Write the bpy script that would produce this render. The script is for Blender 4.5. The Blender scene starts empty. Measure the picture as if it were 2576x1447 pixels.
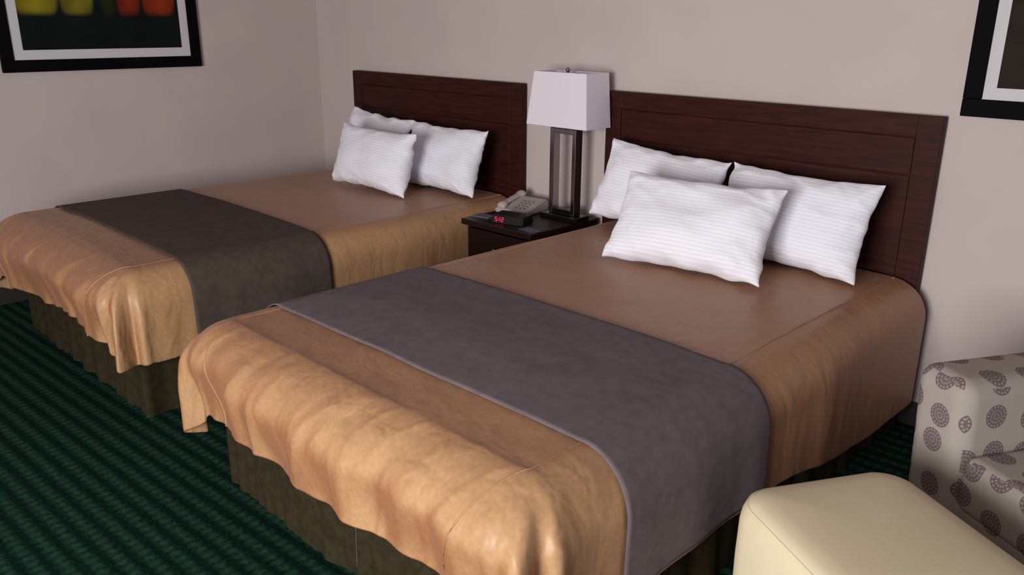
import bpy, bmesh, math
from math import sin, cos, pi, atan2, radians, sqrt
from mathutils import Vector, Matrix, noise

scene = bpy.context.scene
try:
    scene.view_settings.view_transform = 'Standard'
    scene.view_settings.look = 'None'
except Exception:
    pass

# ------------------------------------------------------------------ helpers
def lin(c):
    o = []
    for v in c:
        v = v / 255.0
        o.append(v / 12.92 if v <= 0.04045 else ((v + 0.055) / 1.055) ** 2.4)
    return tuple(o) + (1.0,)

def new_mat(name, col, rough=0.6, metal=0.0, spec=0.5, sheen=0.0):
    m = bpy.data.materials.new(name)
    m.use_nodes = True
    b = m.node_tree.nodes['Principled BSDF']
    b.inputs['Base Color'].default_value = col
    b.inputs['Roughness'].default_value = rough
    b.inputs['Metallic'].default_value = metal
    b.inputs['Specular IOR Level'].default_value = spec
    if sheen:
        b.inputs['Sheen Weight'].default_value = sheen
    return m

def N(m, t, **kw):
    n = m.node_tree.nodes.new(t)
    for k, v in kw.items():
        setattr(n, k, v)
    return n

def L(m, a, b):
    m.node_tree.links.new(a, b)

def noise_mat(name, c1, c2, scale=8, detail=4, rough=0.6, bump=0.0, bscale=60, bdist=0.01, stretch=(1, 1, 1), spec=0.5, metal=0, sheen=0, lo=.35, hi=.65, bdetail=3, bdistort=0.0):
    m = new_mat(name, c1, rough, metal, spec, sheen)
    b = m.node_tree.nodes['Principled BSDF']
    tc = N(m, 'ShaderNodeTexCoord')
    mp = N(m, 'ShaderNodeMapping')
    mp.inputs['Scale'].default_value = stretch
    L(m, tc.outputs['Object'], mp.inputs['Vector'])
    n = N(m, 'ShaderNodeTexNoise')
    n.inputs['Scale'].default_value = scale
    n.inputs['Detail'].default_value = detail
    L(m, mp.outputs['Vector'], n.inputs['Vector'])
    r = N(m, 'ShaderNodeValToRGB')
    r.color_ramp.elements[0].position = lo
    r.color_ramp.elements[0].color = c1
    r.color_ramp.elements[1].position = hi
    r.color_ramp.elements[1].color = c2
    L(m, n.outputs['Fac'], r.inputs['Fac'])
    L(m, r.outputs['Color'], b.inputs['Base Color'])
    if bump:
        n2 = N(m, 'ShaderNodeTexNoise')
        n2.inputs['Scale'].default_value = bscale
        n2.inputs['Detail'].default_value = bdetail
        n2.inputs['Distortion'].default_value = bdistort
        L(m, mp.outputs['Vector'], n2.inputs['Vector'])
        bp = N(m, 'ShaderNodeBump')
        bp.inputs['Strength'].default_value = bump
        bp.inputs['Distance'].default_value = bdist
        L(m, n2.outputs['Fac'], bp.inputs['Height'])
        L(m, bp.outputs['Normal'], b.inputs['Normal'])
    return m

def link(o):
    scene.collection.objects.link(o)
    return o

def thing(name, loc, label, cat, rot=0.0, group=None):
    e = bpy.data.objects.new(name, None)
    e.empty_display_size = 0.1
    e.location = loc
    e.rotation_euler = (0, 0, rot)
    link(e)
    e['label'] = label
    e['category'] = cat
    if group:
        e['group'] = group
    return e

def mesh_obj(name, bm, mat, parent=None, smooth=True, label=None):
    me = bpy.data.meshes.new(name)
    bm.normal_update()
    bm.to_mesh(me)
    bm.free()
    if isinstance(mat, (list, tuple)):
        for k in mat:
            me.materials.append(k)
    elif mat:
        me.materials.append(mat)
    if smooth:
        for p in me.polygons:
            p.use_smooth = True
    o = bpy.data.objects.new(name, me)
    link(o)
    if parent:
        o.parent = parent
    if label:
        o['label'] = label
    return o

def add_box(bm, a, b, bevel=0.0, seg=2):
    """box from corner a to corner b, bevelled, appended to bm"""
    t = bmesh.new()
    bmesh.ops.create_cube(t, size=1)
    for v in t.verts:
        v.co = Vector(((a[0] + b[0]) / 2 + v.co.x * (b[0] - a[0]),
                       (a[1] + b[1]) / 2 + v.co.y * (b[1] - a[1]),
                       (a[2] + b[2]) / 2 + v.co.z * (b[2] - a[2])))
    if bevel > 0:
        bmesh.ops.bevel(t, geom=t.edges[:], offset=bevel, segments=seg, profile=0.5, affect='EDGES')
    me = bpy.data.meshes.new('tmp')
    t.to_mesh(me)
    t.free()
    bm.from_mesh(me)
    bpy.data.meshes.remove(me)

def box_obj(name, a, b, mat, parent=None, bevel=0.004, seg=2, smooth=False, label=None):
    bm = bmesh.new()
    add_box(bm, a, b, bevel, seg)
    o = mesh_obj(name, bm, mat, parent, smooth=smooth, label=label)
    return o

def grid_mesh(bm, pts, flip=False):
    rows = [[bm.verts.new(p) for p in r] for r in pts]
    for i in range(len(rows) - 1):
        for j in range(len(rows[0]) - 1):
            q = (rows[i][j], rows[i][j + 1], rows[i + 1][j + 1], rows[i + 1][j])
            bm.faces.new(q[::-1] if flip else q)
    return rows

def tube(bm, path, r, n=8, closed=False):
    path = [Vector(p) for p in path]
    rings = []
    m = len(path)
    for i, p in enumerate(path):
        if closed:
            d = path[(i + 1) % m] - path[i - 1]
        else:
            d = path[min(i + 1, m - 1)] - path[max(i - 1, 0)]
        d.normalize()
        up = Vector((0, 0, 1)) if abs(d.z) < 0.9 else Vector((1, 0, 0))
        s = d.cross(up).normalized()
        u = s.cross(d)
        rings.append([bm.verts.new(p + s * r * cos(2 * pi * k / n) + u * r * sin(2 * pi * k / n)) for k in range(n)])
    for i in range(m if closed else m - 1):
        a, b = rings[i], rings[(i + 1) % m]
        for k in range(n):
            bm.faces.new((a[k], a[(k + 1) % n], b[(k + 1) % n], b[k]))
    if not closed:
        bm.faces.new(rings[0])
        bm.faces.new(rings[-1][::-1])

def lathe(bm, prof, cx=0, cy=0, n=24):
    rings = [[bm.verts.new((cx + r * cos(2 * pi * k / n), cy + r * sin(2 * pi * k / n), z)) for k in range(n)] for r, z in prof]
    for a, b in zip(rings, rings[1:]):
        for k in range(n):
            bm.faces.new((a[k], a[(k + 1) % n], b[(k + 1) % n], b[k]))
    bm.faces.new(rings[0][::-1])
    bm.faces.new(rings[-1])

# ------------------------------------------------------------------ materials
M_wall = noise_mat('wall_paint', lin((194, 181, 181)), lin((199, 186, 185)), scale=3, rough=0.85, bump=0.25, bscale=220, bdist=0.002, spec=0.2)
M_ceil = new_mat('ceiling_paint', lin((190, 180, 174)), 0.9)
M_skirt = noise_mat('bed_skirt_cloth', lin((44, 38, 25)), lin((53, 46, 31)), scale=30, rough=0.85, spec=0.1)
M_runner = noise_mat('runner_suede', lin((101, 92, 98)), lin((110, 100, 106)), scale=30, detail=6, rough=0.9, bump=0.2, bscale=9, bdist=0.010, bdetail=5, spec=0.2)
M_runner_dark = noise_mat('runner_suede_dark', lin((72, 63, 58)), lin((81, 71, 65)), scale=30, detail=6, rough=0.9, bump=0.2, bscale=9, bdist=0.010, bdetail=5, spec=0.2)
M_wood = noise_mat('dark_wood', lin((42, 14, 11)), lin((58, 23, 17)), scale=5, detail=8, rough=0.55, stretch=(1.2, 14, 14), bump=0.05, bscale=10, spec=0.18)
M_wood_dark = noise_mat('nightstand_wood', lin((24, 11, 10)), lin((36, 16, 14)), scale=5, detail=8, rough=0.45, stretch=(1.2, 14, 14), spec=0.25)
M_chrome = new_mat('polished_chrome', lin((150, 140, 146)), 0.18, 1.0)
M_black = new_mat('black_lacquer', lin((14, 12, 13)), 0.2)
M_blackp = new_mat('black_plastic', lin((12, 11, 13)), 0.4)
M_phone = new_mat('phone_plastic', lin((180, 170, 170)), 0.5)
M_phone_d = new_mat('phone_keys', lin((140, 132, 132)), 0.5)
M_shade = new_mat('shade_fabric', lin((230, 224, 237)), 0.9, spec=0.1)
M_frame = new_mat('picture_frame_black', lin((6, 5, 7)), 0.7, spec=0.08)
M_mat = new_mat('picture_mat', lin((205, 202, 210)), 0.9, spec=0.1)
M_leather = noise_mat('cream_vinyl', lin((212, 199, 170)), lin((218, 205, 177)), scale=5, rough=0.75, bump=0.10, bscale=180, bdist=0.002, spec=0.2)
M_paper = new_mat('paper_card', lin((90, 88, 108)), 0.7)
M_red = new_mat('clock_red', (1, 0.02, 0.05, 1), 0.5)
_b = M_red.node_tree.nodes['Principled BSDF']
_b.inputs['Emission Color'].default_value = (1, 0.02, 0.06, 1)
_b.inputs['Emission Strength'].default_value = 1.6

# satin, lighting painted in: lit gold seen square-on, shaded copper-brown at grazing angles
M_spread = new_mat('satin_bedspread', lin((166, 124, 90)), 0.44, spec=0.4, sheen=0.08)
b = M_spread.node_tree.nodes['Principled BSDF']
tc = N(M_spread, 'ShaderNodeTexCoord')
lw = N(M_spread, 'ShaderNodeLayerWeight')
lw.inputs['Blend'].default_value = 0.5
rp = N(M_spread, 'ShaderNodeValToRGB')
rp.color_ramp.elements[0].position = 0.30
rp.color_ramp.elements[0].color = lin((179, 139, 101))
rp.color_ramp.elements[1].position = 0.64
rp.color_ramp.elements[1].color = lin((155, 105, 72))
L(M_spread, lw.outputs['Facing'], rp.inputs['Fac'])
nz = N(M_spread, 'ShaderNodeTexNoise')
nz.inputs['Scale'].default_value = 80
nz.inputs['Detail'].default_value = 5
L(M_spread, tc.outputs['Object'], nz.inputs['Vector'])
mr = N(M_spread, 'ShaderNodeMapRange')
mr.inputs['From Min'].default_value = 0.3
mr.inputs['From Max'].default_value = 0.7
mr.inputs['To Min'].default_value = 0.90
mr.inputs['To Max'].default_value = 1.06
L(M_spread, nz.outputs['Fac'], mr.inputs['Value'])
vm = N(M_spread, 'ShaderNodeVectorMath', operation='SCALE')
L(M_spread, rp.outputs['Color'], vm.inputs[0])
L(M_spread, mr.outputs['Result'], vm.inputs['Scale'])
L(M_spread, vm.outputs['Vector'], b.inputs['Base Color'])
mp = N(M_spread, 'ShaderNodeMapping')
mp.inputs['Scale'].default_value = (1.5, 1.5, 0.6)
mp.inputs['Rotation'].default_value = (0.0, 0.5, 0.25)
L(M_spread, tc.outputs['Object'], mp.inputs['Vector'])
n1 = N(M_spread, 'ShaderNodeTexNoise')
n1.inputs['Scale'].default_value = 8
n1.inputs['Detail'].default_value = 2
n1.inputs['Distortion'].default_value = 0.4
L(M_spread, mp.outputs['Vector'], n1.inputs['Vector'])
atr = N(M_spread, 'ShaderNodeAttribute', attribute_name='crease')
bp = N(M_spread, 'ShaderNodeBump')
bp.inputs['Distance'].default_value = 0.05
L(M_spread, atr.outputs['Fac'], bp.inputs['Strength'])
L(M_spread, n1.outputs['Fac'], bp.inputs['Height'])
L(M_spread, bp.outputs['Normal'], b.inputs['Normal'])

# pillow: fine straight tone-on-tone stripes
M_pillow = new_mat('pillow_cotton', lin((232, 230, 240)), 0.85, sheen=0.2, spec=0.2)
b = M_pillow.node_tree.nodes['Principled BSDF']
tc = N(M_pillow, 'ShaderNodeTexCoord')
wv = N(M_pillow, 'ShaderNodeTexWave', wave_type='BANDS', bands_direction='Z')
wv.inputs['Scale'].default_value = 22
wv.inputs['Distortion'].default_value = 0.0
L(M_pillow, tc.outputs['Object'], wv.inputs['Vector'])
rp = N(M_pillow, 'ShaderNodeValToRGB')
rp.color_ramp.elements[0].position = 0.4
rp.color_ramp.elements[0].color = lin((231, 232, 247))
rp.color_ramp.elements[1].position = 0.6
rp.color_ramp.elements[1].color = lin((241, 242, 254))
L(M_pillow, wv.outputs['Fac'], rp.inputs['Fac'])
L(M_pillow, rp.outputs['Color'], b.inputs['Base Color'])
nz = N(M_pillow, 'ShaderNodeTexNoise')
nz.inputs['Scale'].default_value = 7
nz.inputs['Detail'].default_value = 3
nz.inputs['Distortion'].default_value = 0.6
L(M_pillow, tc.outputs['Object'], nz.inputs['Vector'])
bp = N(M_pillow, 'ShaderNodeBump')
bp.inputs['Strength'].default_value = 0.35
bp.inputs['Distance'].default_value = 0.02
L(M_pillow, nz.outputs['Fac'], bp.inputs['Height'])
L(M_pillow, bp.outputs['Normal'], b.inputs['Normal'])

# carpet: muted green, woven bands of small blocks
M_carpet = new_mat('green_carpet', lin((12, 60, 42)), 0.95, spec=0.03)
b = M_carpet.node_tree.nodes['Principled BSDF']
tc = N(M_carpet, 'ShaderNodeTexCoord')
mp = N(M_carpet, 'ShaderNodeMapping')
mp.inputs['Rotation'].default_value = (0, 0, radians(-3))
L(M_carpet, tc.outputs['Object'], mp.inputs['Vector'])
def wave(d, scale, dist):
    w_ = N(M_carpet, 'ShaderNodeTexWave', wave_type='BANDS', bands_direction=d)
    w_.inputs['Scale'].default_value = scale
    w_.inputs['Distortion'].default_value = dist
    w_.inputs['Detail'].default_value = 2
    L(M_carpet, mp.outputs['Vector'], w_.inputs['Vector'])
    return w_.outputs['Fac']
nz = N(M_carpet, 'ShaderNodeTexNoise')
nz.inputs['Scale'].default_value = 70
nz.inputs['Detail'].default_value = 6
L(M_carpet, tc.outputs['Object'], nz.inputs['Vector'])
def mad(a_, k_, c_):
    q = N(M_carpet, 'ShaderNodeMath', operation='MULTIPLY_ADD')
    L(M_carpet, a_, q.inputs[0]); q.inputs[1].default_value = k_
    if c_ is None: q.inputs[2].default_value = 0
    else: L(M_carpet, c_, q.inputs[2])
    return q.outputs[0]
wy = wave('Y', 5.2, 0.15)
wx = wave('X', 8.5, 0.2)
pr_ = N(M_carpet, 'ShaderNodeMath', operation='MULTIPLY')
L(M_carpet, wy, pr_.inputs[0]); L(M_carpet, wx, pr_.inputs[1])
v = mad(wy, 0.20, None)
v = mad(pr_.outputs[0], 0.22, v)
v = mad(nz.outputs['Fac'], 0.58, v)
rp = N(M_carpet, 'ShaderNodeValToRGB')
rp.color_ramp.elements[0].position = 0.32
rp.color_ramp.elements[0].color = lin((10, 31, 27))
rp.color_ramp.elements[1].position = 0.84
rp.color_ramp.elements[1].color = lin((42, 76, 61))
L(M_carpet, v, rp.inputs['Fac'])
L(M_carpet, rp.outputs['Color'], b.inputs['Base Color'])
bp = N(M_carpet, 'ShaderNodeBump')
bp.inputs['Strength'].default_value = 0.5
bp.inputs['Distance'].default_value = 0.005
L(M_carpet, nz.outputs['Fac'], bp.inputs['Height'])
L(M_carpet, bp.outputs['Normal'], b.inputs['Normal'])

# armchair upholstery: medallions on greyish cream
M_uph = new_mat('medallion_upholstery', lin((200, 190, 175)), 0.9, spec=0.2)
b = M_uph.node_tree.nodes['Principled BSDF']
uv = N(M_uph, 'ShaderNodeUVMap')
sc = N(M_uph, 'ShaderNodeVectorMath', operation='SCALE')
sc.inputs['Scale'].default_value = 9.8
L(M_uph, uv.outputs['UV'], sc.inputs[0])
vo = N(M_uph, 'ShaderNodeTexVoronoi', voronoi_dimensions='2D')
vo.inputs['Scale'].default_value = 1.0
vo.inputs['Randomness'].default_value = 0.3
L(M_uph, sc.outputs['Vector'], vo.inputs['Vector'])
dist = vo.outputs['Distance']
sub = N(M_uph, 'ShaderNodeVectorMath', operation='SUBTRACT')
L(M_uph, sc.outputs['Vector'], sub.inputs[0])
L(M_uph, vo.outputs['Position'], sub.inputs[1])
sp = N(M_uph, 'ShaderNodeSeparateXYZ')
L(M_uph, sub.outputs['Vector'], sp.inputs[0])
at = N(M_uph, 'ShaderNodeMath', operation='ARCTAN2')
L(M_uph, sp.outputs['Y'], at.inputs[0])
L(M_uph, sp.outputs['X'], at.inputs[1])
am = N(M_uph, 'ShaderNodeMath', operation='MULTIPLY')
L(M_uph, at.outputs[0], am.inputs[0]); am.inputs[1].default_value = 16
asn = N(M_uph, 'ShaderNodeMath', operation='SINE')
L(M_uph, am.outputs[0], asn.inputs[0])
dm = N(M_uph, 'ShaderNodeMath', operation='MULTIPLY')
L(M_uph, dist, dm.inputs[0]); dm.inputs[1].default_value = 66
ds = N(M_uph, 'ShaderNodeMath', operation='SINE')
L(M_uph, dm.outputs[0], ds.inputs[0])
sm = N(M_uph, 'ShaderNodeMath', operation='ADD')
L(M_uph, asn.outputs[0], sm.inputs[0]); L(M_uph, ds.outputs[0], sm.inputs[1])
gt = N(M_uph, 'ShaderNodeMapRange')
gt.inputs['From Min'].default_value = -2.2
gt.inputs['From Max'].default_value = 0.2
L(M_uph, sm.outputs[0], gt.inputs['Value'])
lt = N(M_uph, 'ShaderNodeMath', operation='LESS_THAN')
L(M_uph, dist, lt.inputs[0]); lt.inputs[1].default_value = 0.32
ml = N(M_uph, 'ShaderNodeMath', operation='MULTIPLY')
L(M_uph, gt.outputs['Result'], ml.inputs[0]); L(M_uph, lt.outputs[0], ml.inputs[1])
mx = N(M_uph, 'ShaderNodeMix', data_type='RGBA')
mx.inputs[6].default_value = lin((162, 154, 147))
mx.inputs[7].default_value = lin((106, 92, 98))
L(M_uph, ml.outputs[0], mx.inputs[0])
L(M_uph, mx.outputs[2], b.inputs['Base Color'])

# ------------------------------------------------------------------ room
def struct(o):
    o['kind'] = 'structure'
    return o
struct(box_obj('floor', (-0.12, -6, -0.1), (7.5, 0.12, 0), M_carpet, bevel=0))
struct(box_obj('wall_back', (0, 0, 0), (7.5, 0.12, 2.6), M_wall, bevel=0))
struct(box_obj('wall_left', (-0.12, -6, 0), (0, 0.12, 2.6), M_wall, bevel=0))
struct(box_obj('ceiling', (-0.12, -6, 2.6), (7.5, 0.12, 2.7), M_ceil, bevel=0))
M_base = new_mat('baseboard_vinyl', lin((40, 34, 32)), 0.6)
struct(box_obj('baseboard_back', (0.012, -0.012, 0), (7.5, 0, 0.1), M_base, bevel=0.003))
struct(box_obj('baseboard_left', (0, -6, 0), (0.012, 0, 0.1), M_base, bevel=0.003))

# ------------------------------------------------------------------ bed
FOOT = -2.07
R = 0.14
SIDE_DROP = 0.435
FOOT_DROP = 0.365
HTOP = 0.602
HALF = 0.645   # half width between seams

def ss(a, b, x):
    t = max(0, min(1, (x - a) / (b - a)))
    return t * t * (3 - 2 * t)

def ridge(x, y, z, k=3.2):
    """crease field, 0..1"""
    return max(0.0, 1 - abs(noise.noise(Vector((x, y, z)))) * k) ** 1.5

def surf(cx, seed, x, y, ex, ey, off=0.0, calm=0.0, side_drop=None):
    """x,y on the flat top (bed local); ex signed (-1..1) side excess; ey 0..1 foot excess"""
    sx = 1 if ex >= 0 else -1
    ax = abs(ex)
    W = 2 * HALF
    ys = y - FOOT
    nearfoot = 1 - ss(0.0, 0.14, ys)
    if side_drop is None:
        side_drop = SIDE_DROP + 0.125 * ss(-1.25, -0.4, y)
    if ax <= 0 and ey <= 0:
        u = (x - cx) / HALF
        z = HTOP + 0.010 * (1 - u * u) * ss(0, 0.4, ys)
        z += 0.007 * noise.noise(Vector((x * 2.2, y * 3.0, seed)))
        z += 0.002 * noise.noise(Vector((x * 6, y * 9, seed + 4)))
        z += 0.0012 * ridge(x * 1.4 + y * 1.0, y * 3, seed + 6) * (1 - 0.7 * calm)
        z += 0.0022 * nearfoot * (ridge(x * 7 + y * 5, y * 2.0, seed + 50) - 0.3)
        return Vector((x, y, z + off))
    if ey <= 0:
        phi = 0.0
        l = ax * side_drop
        per = ys if sx > 0 else -0.785 - W - ys
    elif ax <= 0:
        phi = pi / 2
        l = ey * FOOT_DROP
        per = -0.393 - (cx + HALF - x)
    else:
        phi = atan2(ey, ax)
        base = side_drop + (FOOT_DROP - side_drop) * phi / (pi / 2)
        l = max(ax, ey) * (base + (0.03 if sx > 0 else 0.07) * sin(2 * phi) ** 2)
        per = -phi * 0.25 if sx > 0 else -0.393 - W - (pi / 2 - phi) * 0.25
    d = Vector((sx * cos(phi), -sin(phi), 0))
    q = R * pi / 2
    if l < q:
        out = R * sin(l / R)
        down = R * (1 - cos(l / R))
        n = (d * sin(l / R) + Vector((0, 0, cos(l / R))))
    else:
        out = R
        down = R + (l - q)
        n = d.copy()
    corner = sin(2 * phi) ** 2
    headcalm = ss(-0.75, -0.5, y) if ey <= 0 else 0
    foot = sin(phi) ** 2
    hang = ss(0.04, 0.34, l)
    w = noise.noise(Vector((per * 5.5, l * 1.2, seed + 10))) * 0.046 * (0.5 + 0.5 * foot + 0.5 * corner)
    w += noise.noise(Vector((per * 12, l * 2, seed + 20))) * 0.026 * (0.2 + 0.8 * foot + 0.5 * corner)
    w += 0.012 * (ridge(per * 7 + l, l * 1.5, seed + 80, 2.4) - 0.35) * foot
    w += corner * 0.040 * sin(per * 40 + seed)
    w *= (1 - 0.75 * calm) * (1 - 0.9 * headcalm)
    out += hang * (w + 0.005 * (1 - headcalm) + 0.03 * corner)
    out -= 0.01 * headcalm
    out += foot * 0.028 * ss(0.02, 0.18, l) * (1 - ss(0.18, 0.36, l))
    pk = noise.noise(Vector((per * 14, l * 3, seed + 30))) * 0.005 * ss(0.02, 0.12, l) * (0.3 + 0.7 * foot)
    k0 = ss(0.0, 0.05, l)
    pk += foot * 0.0026 * (ridge(per * 9 + l * 5, l * 2.0, seed + 60) - 0.3) * k0
    pk *= (1 - calm) * (1 - 0.7 * headcalm)
    hem = noise.noise(Vector((per * 2.6, 0, seed + 40))) * 0.045 * ss(0.12, 0.36, l) * (0.25 + 1.0 * foot)
    down -= hem * 0.6 * (1 - calm)
    base_z = HTOP
    if ey > 0 and ax <= 0:
        base_z += 0.0022 * (ridge(x * 7 + FOOT * 5, FOOT * 2.0, seed + 50) - 0.3) * (1 - ss(0, 0.15, l))
    return Vector((x, y, base_z - down)) + d * out + n * (off + pk)

def build_bed(loc_x, cx, seed, label, runner_mat, runner_label):
    hb = thing('headboard', (loc_x, -0.014, 0), 'dark brown wooden panelled headboard standing against the wall', 'headboard', group='headboards behind the beds')
    hw = 0.75
    bm = bmesh.new()
    zt_ = 1.198
    add_box(bm, (-hw, -0.032, 0), (hw, 0.0, zt_), 0.003)
    add_box(bm, (-hw, -0.041, 0), (-hw + 0.0853, -0.031, zt_), 0.002)
    add_box(bm, (hw - 0.0853, -0.041, 0), (hw, -0.031, zt_), 0.002)
    add_box(bm, (-hw + 0.085, -0.041, 1.12), (hw - 0.085, -0.031, zt_), 0.002)
    add_box(bm, (-hw + 0.087, -0.040, 0.982), (hw - 0.087, -0.031, 1.117), 0.004)
    add_box(bm, (-hw + 0.087, -0.038, 0.0), (hw - 0.087, -0.031, 0.978), 0.004)
    mesh_obj('panel', bm, M_wood, hb, smooth=False)
    root = thing('bed', (loc_x, 0, 0), label, 'bed', group='double beds side by side')
    bm = bmesh.new()
    add_box(bm, (cx - 0.66, FOOT - 0.02, 0.33), (cx + 0.66, -0.08, 0.57), 0.06, 4)
    mesh_obj('mattress', bm, M_mat, root)
    bm = bmesh.new()
    add_box(bm, (cx - 0.66, FOOT - 0.02, 0.0), (cx + 0.66, -0.08, 0.32), 0.02, 2)
    mesh_obj('box_spring', bm, M_mat, root)
    # --- skirt, pleated
    bm = bmesh.new()
    path = []
    xs, yf = 0.715, FOOT - 0.04
    def seg(p, q, nrm, n):
        for i in range(n):
            f = i / n
            P = Vector(p).lerp(Vector(q), f)
            mid = abs(f - 0.5)
            dent = -0.035 * math.exp(-(mid / 0.012) ** 2)
            path.append((P, Vector(nrm), dent))
    seg((cx + xs, -0.09, 0), (cx + xs, yf, 0), (1, 0, 0), 160)
    seg((cx + xs, yf, 0), (cx - xs, yf, 0), (0, -1, 0), 160)
    seg((cx - xs, yf, 0), (cx - xs, -0.09, 0), (-1, 0, 0), 160)
    rows = []
    for k in range(8):
        z = 0.0 + 0.42 * k / 7
        row = []
        for i, (P, nn, dent) in enumerate(path):
            wob = 0.022 * (1 - 0.8 * k / 7) * noise.noise(Vector((i * 0.16, z, seed)))
            q = P + nn * (dent * (1 - 0.5 * k / 7) + wob)
            row.append((q.x, q.y, z))
        rows.append(row)
    grid_mesh(bm, rows, flip=True)
    mesh_obj('bed_skirt', bm, M_skirt, root, label='dark olive-tan pleated bed skirt')
    # --- bedspread
    nE, nX, nY = 40, 150, 130
    def xcol(i):
        return cx - HALF + 2 * HALF * i / nX
    cols = [(-1 + i / nE, cx - HALF) for i in range(nE)] + [(0, xcol(i)) for i in range(nX + 1)] + [((i + 1) / nE, cx + HALF) for i in range(nE)]
    rws = [(0, -0.075 + (FOOT + 0.075) * i / nY) for i in range(nY + 1)] + [((i + 1) / nE, FOOT) for i in range(nE)]
    bm = bmesh.new()
    pts = [[surf(cx, seed, x, y, ex, ey, calm=ss(-2.0, -1.85, y) * 0.5) for (ex, x) in cols] for (ey, y) in rws]
    grid_mesh(bm, pts, flip=True)
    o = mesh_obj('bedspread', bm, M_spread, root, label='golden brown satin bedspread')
    at_ = o.data.attributes.new('crease', 'FLOAT', 'POINT')
    vals = []
    for (ey, y) in rws:
        for (ex, x) in cols:
            nf = 1 - ss(0.0, 0.2, y - FOOT)
            vals.append(min(1.0, 0.09 + 0.10 * ss(0, 0.4, abs(ex)) + 0.08 * nf + 0.16 * ss(0, 0.3, ey)))
    at_.data.foreach_set('value', vals)
    md = o.modifiers.new('thick', 'SOLIDIFY'); md.thickness = 0.006; md.offset = -1
    md = o.modifiers.new('sub', 'SUBSURF'); md.levels = 1; md.render_levels = 1
    for sgn in (1, -1):
        bm = bmesh.new()
        path = [surf(cx, seed, cx + sgn * HALF, -0.09 + (FOOT + 0.09) * i / 60, 0, 0, off=0.0) for i in range(61)]
        path += [surf(cx, seed, cx + sgn * (HALF - 0.13 * e / 30), FOOT, 0, e / 30, off=0.0005) for e in range(1, 31)]
        tube(bm, path, 0.0022, 6)
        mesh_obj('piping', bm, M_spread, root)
    # --- runner (separate thing)
    rr = thing('bed_runner', (loc_x, 0, 0), runner_label, 'bed runner', group='runners across the beds')
    bm = bmesh.new()
    y0, y1 = -1.28, -1.912
    nr = 40
    pts = []
    for k in range(nr + 1):
        y = y0 + (y1 - y0) * k / nr
        row = []
        for ex, x in cols:
            yy = y + 0.008 * noise.noise(Vector((x * 3, ex * 2, seed)))
            row.append(surf(cx, seed, x, yy, ex, 0, off=0.006, calm=ss(-2.0, -1.85, y) * 0.5, side_drop=0.415))
        pts.append(row)
    grid_mesh(bm, pts, flip=True)
    o = mesh_obj('runner_cloth', bm, runner_mat, rr)
    md = o.modifiers.new('thick', 'SOLIDIFY'); md.thickness = 0.003; md.offset = 1
    return root

build_bed(1.2115, -0.012, 3.7, 'double bed with brown satin bedspread near the corner', M_runner_dark, 'dark grey-brown cloth runner across the bed near the corner')
build_bed(3.2765, 0.032, 11.3, 'double bed with brown satin bedspread beside the armchair', M_runner, 'grey suede cloth runner across the bed by the armchair')

# ------------------------------------------------------------------ pillows
def pillow(loc, yaw, tilt, w, h, T, seed, label, roll=0.0):
    n, m = 56, 40
    bm = bmesh.new()
    def sidepts(sgn):
        rows = []
        for j in range(m + 1):
            v = -1 + 2 * j / m
            row = []
            for i in range(n + 1):
                u = -1 + 2 * i / n
                x = u * w / 2 * (1 - 0.075 * (1 - v * v) * abs(u) ** 2)
                z = v * h / 2 * (1 - 0.10 * (1 - u * u) * abs(v) ** 2)
                k = max(0, (1 - abs(u) ** 2.8)) ** 0.54 * max(0, (1 - abs(v) ** 2.5)) ** 0.54
                th = T / 2 * k * (1 - 0.22 * v)
                th *= 1 + 0.22 * noise.noise(Vector((u * 1.6, v * 1.6, seed + sgn)))
                edge = max(abs(u), abs(v)) ** 6
                yy = sgn * th
                yy += 0.022 * noise.noise(Vector((u * 3, v * 3, seed + 5))) * edge
                z += 0.010 * noise.noise(Vector((u * 4, v * 2, seed + 7))) * edge
                x += 0.008 * noise.noise(Vector((u * 2, v * 4, seed + 9))) * edge
                yy += sgn * 0.014 * (ridge(u * 2.5 + v, v * 2.5, seed + 12 * sgn) - 0.3) * (1 - k) * (0 if edge > .98 else 1)
                yy += sgn * 0.004 * (ridge(u * 1.3, v * 1.6 + u, seed + 22 * sgn)) * k
                row.append((x, yy, z))
            rows.append(row)
        return rows
    grid_mesh(bm, sidepts(-1), flip=False)
    grid_mesh(bm, sidepts(1), flip=True)
    bmesh.ops.remove_doubles(bm, verts=bm.verts[:], dist=0.0008)
    o = mesh_obj('pillow', bm, M_pillow)
    md = o.modifiers.new('sub', 'SUBSURF'); md.levels = 1; md.render_levels = 1
    o.matrix_world = Matrix.Translation(loc) @ Matrix.Rotation(yaw, 4, 'Z') @ Matrix.Rotation(-tilt, 4, 'X') @ Matrix.Rotation(roll, 4, 'Y')
    o['label'] = label
    o['category'] = 'pillow'
    o['group'] = 'white pillows on the beds'
    return o

lb = 'white striped pillow leaning on the dark headboard'
lf = 'white striped pillow propped in front of two others'
pillow((2.97, -0.245, 0.816), radians(2), radians(22), 0.62, 0.37, 0.155, 1.0, lb, radians(4))
pillow((3.605, -0.27, 0.795), radians(-1), radians(22), 0.63, 0.38, 0.175, 2.0, lb, radians(1))
pillow((3.365, -0.58, 0.782), radians(8), radians(32), 0.65, 0.38, 0.18, 3.0, lf, radians(0))
pillow((0.93, -0.245, 0.813), radians(2), radians(22), 0.59, 0.36, 0.145, 4.0, lb, radians(4))
pillow((1.56, -0.26, 0.792), radians(-1), radians(19), 0.64, 0.37, 0.175, 5.0, lb)
pillow((1.30, -0.53, 0.785), radians(1), radians(16), 0.65, 0.345, 0.18, 6.0, lf, radians(1))

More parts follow.
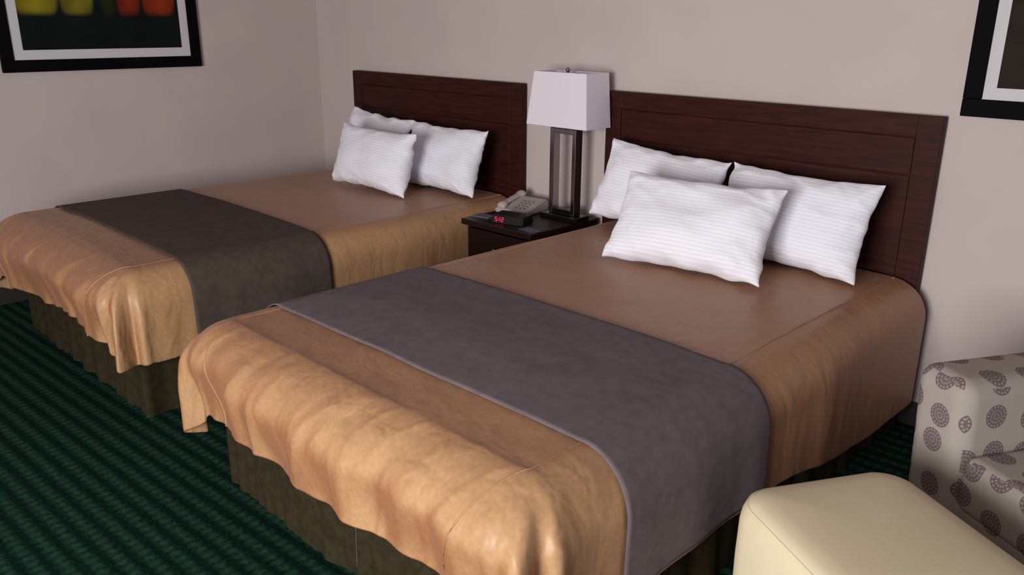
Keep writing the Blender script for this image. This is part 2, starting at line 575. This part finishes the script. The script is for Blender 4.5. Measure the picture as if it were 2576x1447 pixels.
# ------------------------------------------------------------------ nightstand
ns = thing('nightstand', (2.246, -0.275, 0), 'dark wooden nightstand with one drawer between the beds', 'nightstand')
box_obj('tabletop', (-0.238, -0.25, 0.542), (0.238, 0.25, 0.572), M_wood_dark, ns, 0.005)
bm = bmesh.new()
add_box(bm, (-0.225, -0.215, 0.03), (-0.205, 0.24, 0.542), 0.002)
add_box(bm, (0.205, -0.215, 0.03), (0.225, 0.24, 0.542), 0.002)
add_box(bm, (-0.205, 0.22, 0.03), (0.205, 0.24, 0.542), 0.001)
add_box(bm, (-0.205, -0.215, 0.03), (0.205, 0.22, 0.06), 0.001)
add_box(bm, (-0.205, -0.21, 0.33), (0.205, 0.22, 0.345), 0.001)
for x in (-0.22, 0.18):
    for y in (-0.21, 0.195):
        add_box(bm, (x, y, 0), (x + 0.04, y + 0.04, 0.03), 0.002)
mesh_obj('body', bm, M_wood_dark, ns, smooth=False)
dr = box_obj('drawer', (-0.202, -0.232, 0.352), (0.202, 0.2, 0.53), M_wood_dark, ns, 0.004)
bm = bmesh.new()
lathe(bm, [(0.006, 0), (0.006, 0.012), (0.014, 0.016), (0.015, 0.024), (0.008, 0.028)], n=20)
bmesh.ops.rotate(bm, verts=bm.verts[:], cent=(0, 0, 0), matrix=Matrix.Rotation(radians(90), 3, 'X'))
bmesh.ops.translate(bm, verts=bm.verts[:], vec=(0, -0.231, 0.445))
kn = mesh_obj('knob', bm, M_chrome, dr, label='round metal knob')

ZT = 0.572
# ------------------------------------------------------------------ lamp
lp = thing('table_lamp', (2.37, -0.16, ZT), 'table lamp with white rectangular shade and open chrome frame', 'lamp')
box_obj('base', (-0.115, -0.055, 0.0), (0.115, 0.055, 0.024), M_black, lp, 0.004)
bm = bmesh.new()
fz0, fz1 = 0.024, 0.445
add_box(bm, (-0.083, -0.025, fz0), (-0.059, 0.025, fz1), 0.003)
add_box(bm, (0.059, -0.025, fz0), (0.083, 0.025, fz1), 0.003)
add_box(bm, (-0.059, -0.025, fz1 - 0.026), (0.059, 0.025, fz1), 0.003)
mesh_obj('frame', bm, M_chrome, lp, smooth=False, label='open rectangular polished chrome frame')
box_obj('foot_block', (-0.0585, -0.025, 0.024), (0.0585, 0.025, 0.050), M_black, lp, 0.003)
bm = bmesh.new()
lathe(bm, [(0.012, fz1), (0.012, fz1 + 0.02), (0.006, fz1 + 0.022), (0.006, 0.70), (0.003, 0.705), (0.010, 0.712), (0.010, 0.722), (0.003, 0.728)], n=16)
mesh_obj('stem', bm, M_chrome, lp)
bm = bmesh.new()
zb, zt = 1.03 - ZT, 1.282 - ZT
def ring(hx, hy, z, ox=0.0):
    pts = []
    for sx_, sy_ in ((-1, -1), (1, -1), (1, 1), (-1, 1)):
        pts.append((ox + sx_ * hx, sy_ * hy, z))
    return [bm.verts.new(p) for p in pts]
levels = []
for k in range(9):
    f = k / 8
    levels.append(ring(0.190 - 0.028 * f, 0.090 - 0.008 * f, zb + (zt - zb) * f, ox=0.008 + 0.012 * f))
for a, c in zip(levels, levels[1:]):
    for i in range(4):
        bm.faces.new((a[i], a[(i + 1) % 4], c[(i + 1) % 4], c[i]))
sh = mesh_obj('lamp_shade', bm, M_shade, lp, smooth=False, label='white fabric rectangular tapered shade')
md = sh.modifiers.new('thick', 'SOLIDIFY'); md.thickness = 0.004
md = sh.modifiers.new('bev', 'BEVEL'); md.width = 0.003; md.segments = 2
bm = bmesh.new()
tube(bm, [(-0.138, 0, zt - 0.012), (0.178, 0, zt - 0.012)], 0.002, 6)
tube(bm, [(0, -0.078, zt - 0.012), (0, 0.078, zt - 0.012)], 0.002, 6)
mesh_obj('shade_fitter', bm, M_chrome, lp)

# ------------------------------------------------------------------ telephone
ph = thing('telephone', (2.105, -0.19, ZT), 'pale grey desk telephone on the nightstand behind the clock', 'telephone', rot=radians(8))
bm = bmesh.new()
prof = [(-0.10, 0.0), (-0.10, 0.020), (0.0, 0.046), (0.075, 0.062), (0.10, 0.055), (0.10, 0.0)]
va = [bm.verts.new((-0.10, y, z)) for y, z in prof]
vb = [bm.verts.new((0.10, y, z)) for y, z in prof]
k = len(prof)
for i in range(k):
    bm.faces.new((va[i], va[(i + 1) % k], vb[(i + 1) % k], vb[i]))
bm.faces.new(va[::-1]); bm.faces.new(vb)
bmesh.ops.recalc_face_normals(bm, faces=bm.faces[:])
bmesh.ops.bevel(bm, geom=bm.edges[:], offset=0.006, segments=3, affect='EDGES')
mesh_obj('body', bm, M_phone, ph, smooth=False)
bm = bmesh.new()
ring_n = 12
rgs = []
for i in range(25):
    f = -1 + i / 12
    y = f * 0.100
    zc = 0.050 + 0.20 * y
    wd = 0.019 + 0.009 * ss(0.45, 0.8, abs(f)) - 0.014 * ss(0.93, 1.0, abs(f))
    hh = 0.011 + 0.007 * ss(0.45, 0.8, abs(f)) - 0.012 * ss(0.93, 1.0, abs(f))
    zc += 0.006 * (1 - f * f)
    rgs.append([bm.verts.new((-0.064 + wd * cos(2 * pi * t / ring_n), y, zc + hh * sin(2 * pi * t / ring_n))) for t in range(ring_n)])
for a, c in zip(rgs, rgs[1:]):
    for t in range(ring_n):
        bm.faces.new((a[t], a[(t + 1) % ring_n], c[(t + 1) % ring_n], c[t]))
bm.faces.new(rgs[0]); bm.faces.new(rgs[-1][::-1])
bmesh.ops.recalc_face_normals(bm, faces=bm.faces[:])
mesh_obj('handset', bm, M_phone, ph)
bm = bmesh.new()
for i in range(3):
    for j in range(4):
        x = 0.0 + i * 0.026
        y = -0.078 + j * 0.025
        z = 0.0205 + (y + 0.10) * 0.26
        add_box(bm, (x, y, z - 0.002), (x + 0.017, y + 0.015, z + 0.008), 0.001, 1)
o = mesh_obj('keypad', bm, M_phone_d, ph, smooth=False)

# ------------------------------------------------------------------ alarm clock
ck = thing('alarm_clock', (2.25, -0.405, ZT), 'black digital alarm clock with red display', 'alarm clock', rot=radians(14))
bm = bmesh.new()
prof = [(-0.055, 0.0), (-0.050, 0.038), (0.048, 0.042), (0.055, 0.0)]
va = [bm.verts.new((-0.088, y, z)) for y, z in prof]
vb = [bm.verts.new((0.088, y, z)) for y, z in prof]
for i in range(4):
    bm.faces.new((va[i], va[(i + 1) % 4], vb[(i + 1) % 4], vb[i]))
bm.faces.new(va[::-1]); bm.faces.new(vb)
bmesh.ops.recalc_face_normals(bm, faces=bm.faces[:])
bmesh.ops.bevel(bm, geom=bm.edges[:], offset=0.004, segments=2, affect='EDGES')
mesh_obj('body', bm, M_blackp, ck, smooth=False)
segs = {'5': 'afgcd', '1': 'bc', '2': 'abged'}
bm = bmesh.new()
def bar(x, z, horiz, ln=0.010, th=0.0022):
    if horiz:
        a = (x, z - th / 2); b_ = (x + ln, z + th / 2)
    else:
        a = (x - th / 2, z); b_ = (x + th / 2, z + ln)
    def P(px, pz):
        return (px, -0.0560 + 0.005 * pz / 0.038, pz)
    vs = [bm.verts.new(P(a[0], a[1])), bm.verts.new(P(b_[0], a[1])), bm.verts.new(P(b_[0], b_[1])), bm.verts.new(P(a[0], b_[1]))]
    bm.faces.new(vs)
def digit(ch, x, z0):
    wd, hh = 0.011, 0.0095
    for s in segs[ch]:
        if s == 'a': bar(x, z0 + 2 * hh, True, wd)
        if s == 'g': bar(x, z0 + hh, True, wd)
        if s == 'd': bar(x, z0, True, wd)
        if s == 'f': bar(x, z0 + hh, False, hh)
        if s == 'b': bar(x + wd, z0 + hh, False, hh)
        if s == 'c': bar(x + wd, z0, False, hh)
        if s == 'e': bar(x, z0, False, hh)
z0 = 0.010
digit('5', -0.066, z0)
bar(-0.0485, z0 + 0.005, True, 0.0025); bar(-0.0485, z0 + 0.014, True, 0.0025)
digit('1', -0.051, z0)
digit('2', -0.031, z0)
mesh_obj('display_digits', bm, M_red, ck, smooth=False, label='glowing red digits reading 5:12')

o = box_obj('notepad', (-0.05, -0.035, 0), (0.05, 0.035, 0.006), M_paper, None, 0.001)
o.location = (2.065, -0.42, ZT); o.rotation_euler = (0, 0, radians(12))
o['label'] = 'small pale notepad lying on the nightstand'; o['category'] = 'notepad'
o = box_obj('card', (-0.05, -0.03, 0), (0.05, 0.03, 0.002), M_paper, None, 0.0005)
o.location = (2.42, -0.46, ZT); o.rotation_euler = (0, 0, radians(-8))
o['label'] = 'small pale printed card lying on the nightstand'; o['category'] = 'card'

# ------------------------------------------------------------------ pictures
SH_L = [(-0.39, 0.13, (128, 118, 28)), (-0.15, 0.10, (120, 112, 34)), (0.04, 0.05, (34, 44, 20)),
        (0.17, 0.075, (122, 40, 20)), (0.37, 0.11, (140, 52, 22))]
SH_R = [(-0.24, 0.13, (185, 108, 36)), (0.10, 0.12, (150, 40, 24)), (0.36, 0.10, (150, 130, 40))]
def art_mesh(name, w, h, parent, depth, shapes, bgs, tc_, th_):
    nx, nz = 140, 110
    bm = bmesh.new()
    grid_mesh(bm, [[(-w / 2 + w * i / nx, depth, -h / 2 + h * j / nz) for i in range(nx + 1)] for j in range(nz + 1)])
    me_o = mesh_obj(name, bm, None, parent, smooth=False)
    me = me_o.data
    ca = me.color_attributes.new('art', 'FLOAT_COLOR', 'POINT')
    bg1, bg2 = lin(bgs[0]), lin(bgs[1])
    for i, v in enumerate(me.vertices):
        u = v.co.x / w
        t = v.co.z / h + 0.5
        f = 0.5 + 0.5 * noise.noise(Vector((u * 9, t * 9, 1.5)))
        c = [bg1[k] * (1 - f) + bg2[k] * f for k in range(4)]
        for (cx_, rw, colr) in shapes:
            col = lin(colr)
            tt = (t - tc_) / th_
            d = (abs(u - cx_) / (rw * (1 - 0.15 * max(0, tt)))) ** 6 + abs(tt) ** 6
            if d < 1.6:
                g = 0.75 + 0.6 * f - 0.45 * abs(u - cx_) / rw
                m_ = 1 - ss(0.35, 1.6, d)
                c = [c[k] * (1 - m_) + min(1, max(0, col[k] * g)) * m_ for k in range(3)] + [1]
        ca.data[i].color = c
    m = bpy.data.materials.new(name + '_paint')
    m.use_nodes = True
    bb = m.node_tree.nodes['Principled BSDF']
    an = N(m, 'ShaderNodeAttribute', attribute_name='art')
    L(m, an.outputs['Color'], bb.inputs['Base Color'])
    bb.inputs['Roughness'].default_value = 0.7
    bb.inputs['Specular IOR Level'].default_value = 0.1
    me.materials.append(m)
    return me_o

def picture(loc, rot, w, h, label, shapes, bgs, tc_, th_, fw=0.062, mw=0.05):
    p = thing('picture', loc, label, 'picture', rot=rot, group='framed pictures on the walls')
    bm = bmesh.new()
    add_box(bm, (-w / 2, -0.025, -h / 2), (w / 2, -0.001, -h / 2 + fw), 0.003)
    add_box(bm, (-w / 2, -0.025, h / 2 - fw), (w / 2, -0.001, h / 2), 0.003)
    add_box(bm, (-w / 2, -0.025, -h / 2 + fw), (-w / 2 + fw, -0.001, h / 2 - fw), 0.003)
    add_box(bm, (w / 2 - fw, -0.025, -h / 2 + fw), (w / 2, -0.001, h / 2 - fw), 0.003)
    mesh_obj('frame', bm, M_frame, p, smooth=False, label='black wooden picture frame')
    box_obj('mat', (-w / 2 + fw - .005, -0.016, -h / 2 + fw - .005), (w / 2 - fw + .005, -0.004, h / 2 - fw + .005), M_mat, p, 0)
    art_mesh('artwork', w - 2 * fw - 2 * mw, h - 2 * fw - 2 * mw, p, -0.0175, shapes, bgs, tc_, th_)
    return p
pl = picture((0, -1.38, 1.231 + 0.42), radians(90), 1.08, 0.84, 'black framed abstract painting hung above the bed near the corner', SH_L, ((10, 17, 18), (19, 26, 25)), 0.64, 0.34)
pr = picture((4.065 + 0.54, 0, 1.204 + 0.42), 0, 1.08, 0.84, 'black framed abstract painting with white mat by the headboard', SH_R, ((34, 27, 24), (46, 38, 33)), 0.60, 0.30, fw=0.060, mw=0.040)

# ------------------------------------------------------------------ armchair & ottoman
nv = Vector((0.866, -0.5, 0)); mv = Vector((0.5, 0.866, 0))
def nm(n, m, z=0):
    return nv * n + mv * m + Vector((0, 0, z))
ROT = radians(-30)

def uv_box(o):
    me = o.data
    uvl = me.uv_layers.new(name='UVMap')
    for p in me.polygons:
        nn = p.normal
        ax = max(range(3), key=lambda k: abs(nn[k]))
        for li in p.loop_indices:
            c = me.vertices[me.loops[li].vertex_index].co
            if ax == 0: q = (c.y + 0.35, c.z)
            elif ax == 1: q = (c.x + 0.185, c.z)
            else: q = (c.y + 0.35, -c.x + 0.38)
            uvl.data[li].uv = q

def cushion(name, a, b, bev, mat, parent, seg=5, shear=None):
    bm = bmesh.new()
    add_box(bm, a, b, bev, seg)
    if shear:
        for v in bm.verts:
            v.co.x += shear * (v.co.z - a[2])
    o = mesh_obj(name, bm, mat, parent)
    uv_box(o)
    o.modifiers.new('wn', 'WEIGHTED_NORMAL')
    return o

ch = thing('armchair', nm(4.60, 1.715), 'armless upholstered chair with brown medallion pattern beside the bed', 'chair', rot=ROT)
cushion('backrest', (-0.36, -0.35, 0.10), (-0.17, 0.35, 0.630), 0.05, M_uph, ch, shear=-0.06)
cushion('seat', (-0.20, -0.335, 0.27), (0.36, 0.335, 0.435), 0.035, M_uph, ch)
cushion('seat_base', (-0.22, -0.330, 0.09), (0.35, 0.330, 0.295), 0.015, M_uph, ch, seg=3)
for x in (-0.33, 0.28):
    for y in (-0.28, 0.24):
        box_obj('leg', (x, y, 0), (x + 0.045, y + 0.045, 0.11 if x < 0 else 0.095), M_wood, ch, 0.004)

ot = thing('ottoman', nm(4.725, 0.925), 'cream vinyl ottoman with rounded corners beside the bed', 'ottoman', rot=ROT)
def rrect(hx, hy, r, n=12):
    pts = []
    for (sx_, sy_, a0) in ((1, 1, 0), (-1, 1, 90), (-1, -1, 180), (1, -1, 270)):
        for i in range(n + 1):
            a = radians(a0 + 90 * i / n)
            pts.append((sx_ * (hx - r) + r * cos(a), sy_ * (hy - r) + r * sin(a)))
    return pts
# rrect mirrors the arc per quadrant: rebuild it with plain angles so corners are convex
def rrect(hx, hy, r, n=12):
    pts = []
    for (sx_, sy_, a0) in ((1, 1, 0), (-1, 1, 90), (-1, -1, 180), (1, -1, 270)):
        for i in range(n + 1):
            a = radians(a0 + 90 * i / n)
            pts.append((sx_ * (hx - r) + r * cos(a), sy_ * (hy - r) + r * sin(a)))
    return pts
bm = bmesh.new()
hx, hy, rc = 0.31, 0.235, 0.095
prof = [(-0.012, 0.05), (0.0, 0.055), (0.002, 0.15), (0.003, 0.30), (0.001, 0.39), (-0.003, 0.416), (-0.010, 0.434), (-0.021, 0.447), (-0.037, 0.455), (-0.07, 0.460), (-0.12, 0.463), (-0.19, 0.464)]
rings = []
for off, z in prof:
    rings.append([bm.verts.new((x, y, z)) for x, y in rrect(hx + off, hy + off, max(0.012, rc + off))])
for a, c in zip(rings, rings[1:]):
    for i in range(len(a)):
        bm.faces.new((a[i], a[(i + 1) % len(a)], c[(i + 1) % len(a)], c[i]))
bm.faces.new(rings[0][::-1]); bm.faces.new(rings[-1])
mesh_obj('cushion_body', bm, M_leather, ot)
bm = bmesh.new()
tube(bm, [(x, y, 0.4385) for x, y in rrect(hx - 0.0135, hy - 0.0135, rc - 0.0135)], 0.0014, 8, closed=True)
mesh_obj('seam', bm, M_leather, ot)
for x in (-0.24, 0.2):
    for y in (-0.17, 0.13):
        box_obj('leg', (x, y, 0), (x + 0.04, y + 0.04, 0.055), M_wood, ot, 0.004)

# ------------------------------------------------------------------ light
def area(name, loc, target, sx_, sy_, power, col):
    d = bpy.data.lights.new(name, 'AREA')
    d.shape = 'RECTANGLE'; d.size = sx_; d.size_y = sy_
    d.energy = power; d.color = col
    o = bpy.data.objects.new(name, d)
    link(o)
    o.location = loc
    o.rotation_euler = (Vector(target) - Vector(loc)).to_track_quat('-Z', 'Y').to_euler()
    return o
area('window_daylight', (4.5, -5.6, 1.25), (3.4, -1.0, 0.9), 1.8, 1.4, 212, (1.0, 0.975, 0.93))
w = bpy.data.worlds.new('world')
scene.world = w
w.use_nodes = True
w.node_tree.nodes['Background'].inputs['Color'].default_value = (0.86, 0.76, 0.94, 1)
w.node_tree.nodes['Background'].inputs['Strength'].default_value = 0.14

# ------------------------------------------------------------------ camera
a, p, r, f = 0.779, 0.313, 0.007, 2084.5
F = Vector((-sin(a) * cos(p), cos(a) * cos(p), -sin(p)))
Rv = Vector((cos(a), sin(a), 0))
U = Rv.cross(F)
R2 = Rv * cos(r) + U * sin(r)
U2 = U * cos(r) - Rv * sin(r)
cd = bpy.data.cameras.new('camera')
cam = bpy.data.objects.new('camera', cd)
link(cam)
M = Matrix.Identity(4)
for i in range(3):
    M[i][0] = R2[i]; M[i][1] = U2[i]; M[i][2] = -F[i]
M[0][3], M[1][3], M[2][3] = 5.023, -3.213, 1.514
cam.matrix_world = M
cd.sensor_fit = 'HORIZONTAL'
cd.sensor_width = 36
cd.lens = 36 * f / 2576
cd.clip_start = 0.05
scene.camera = cam
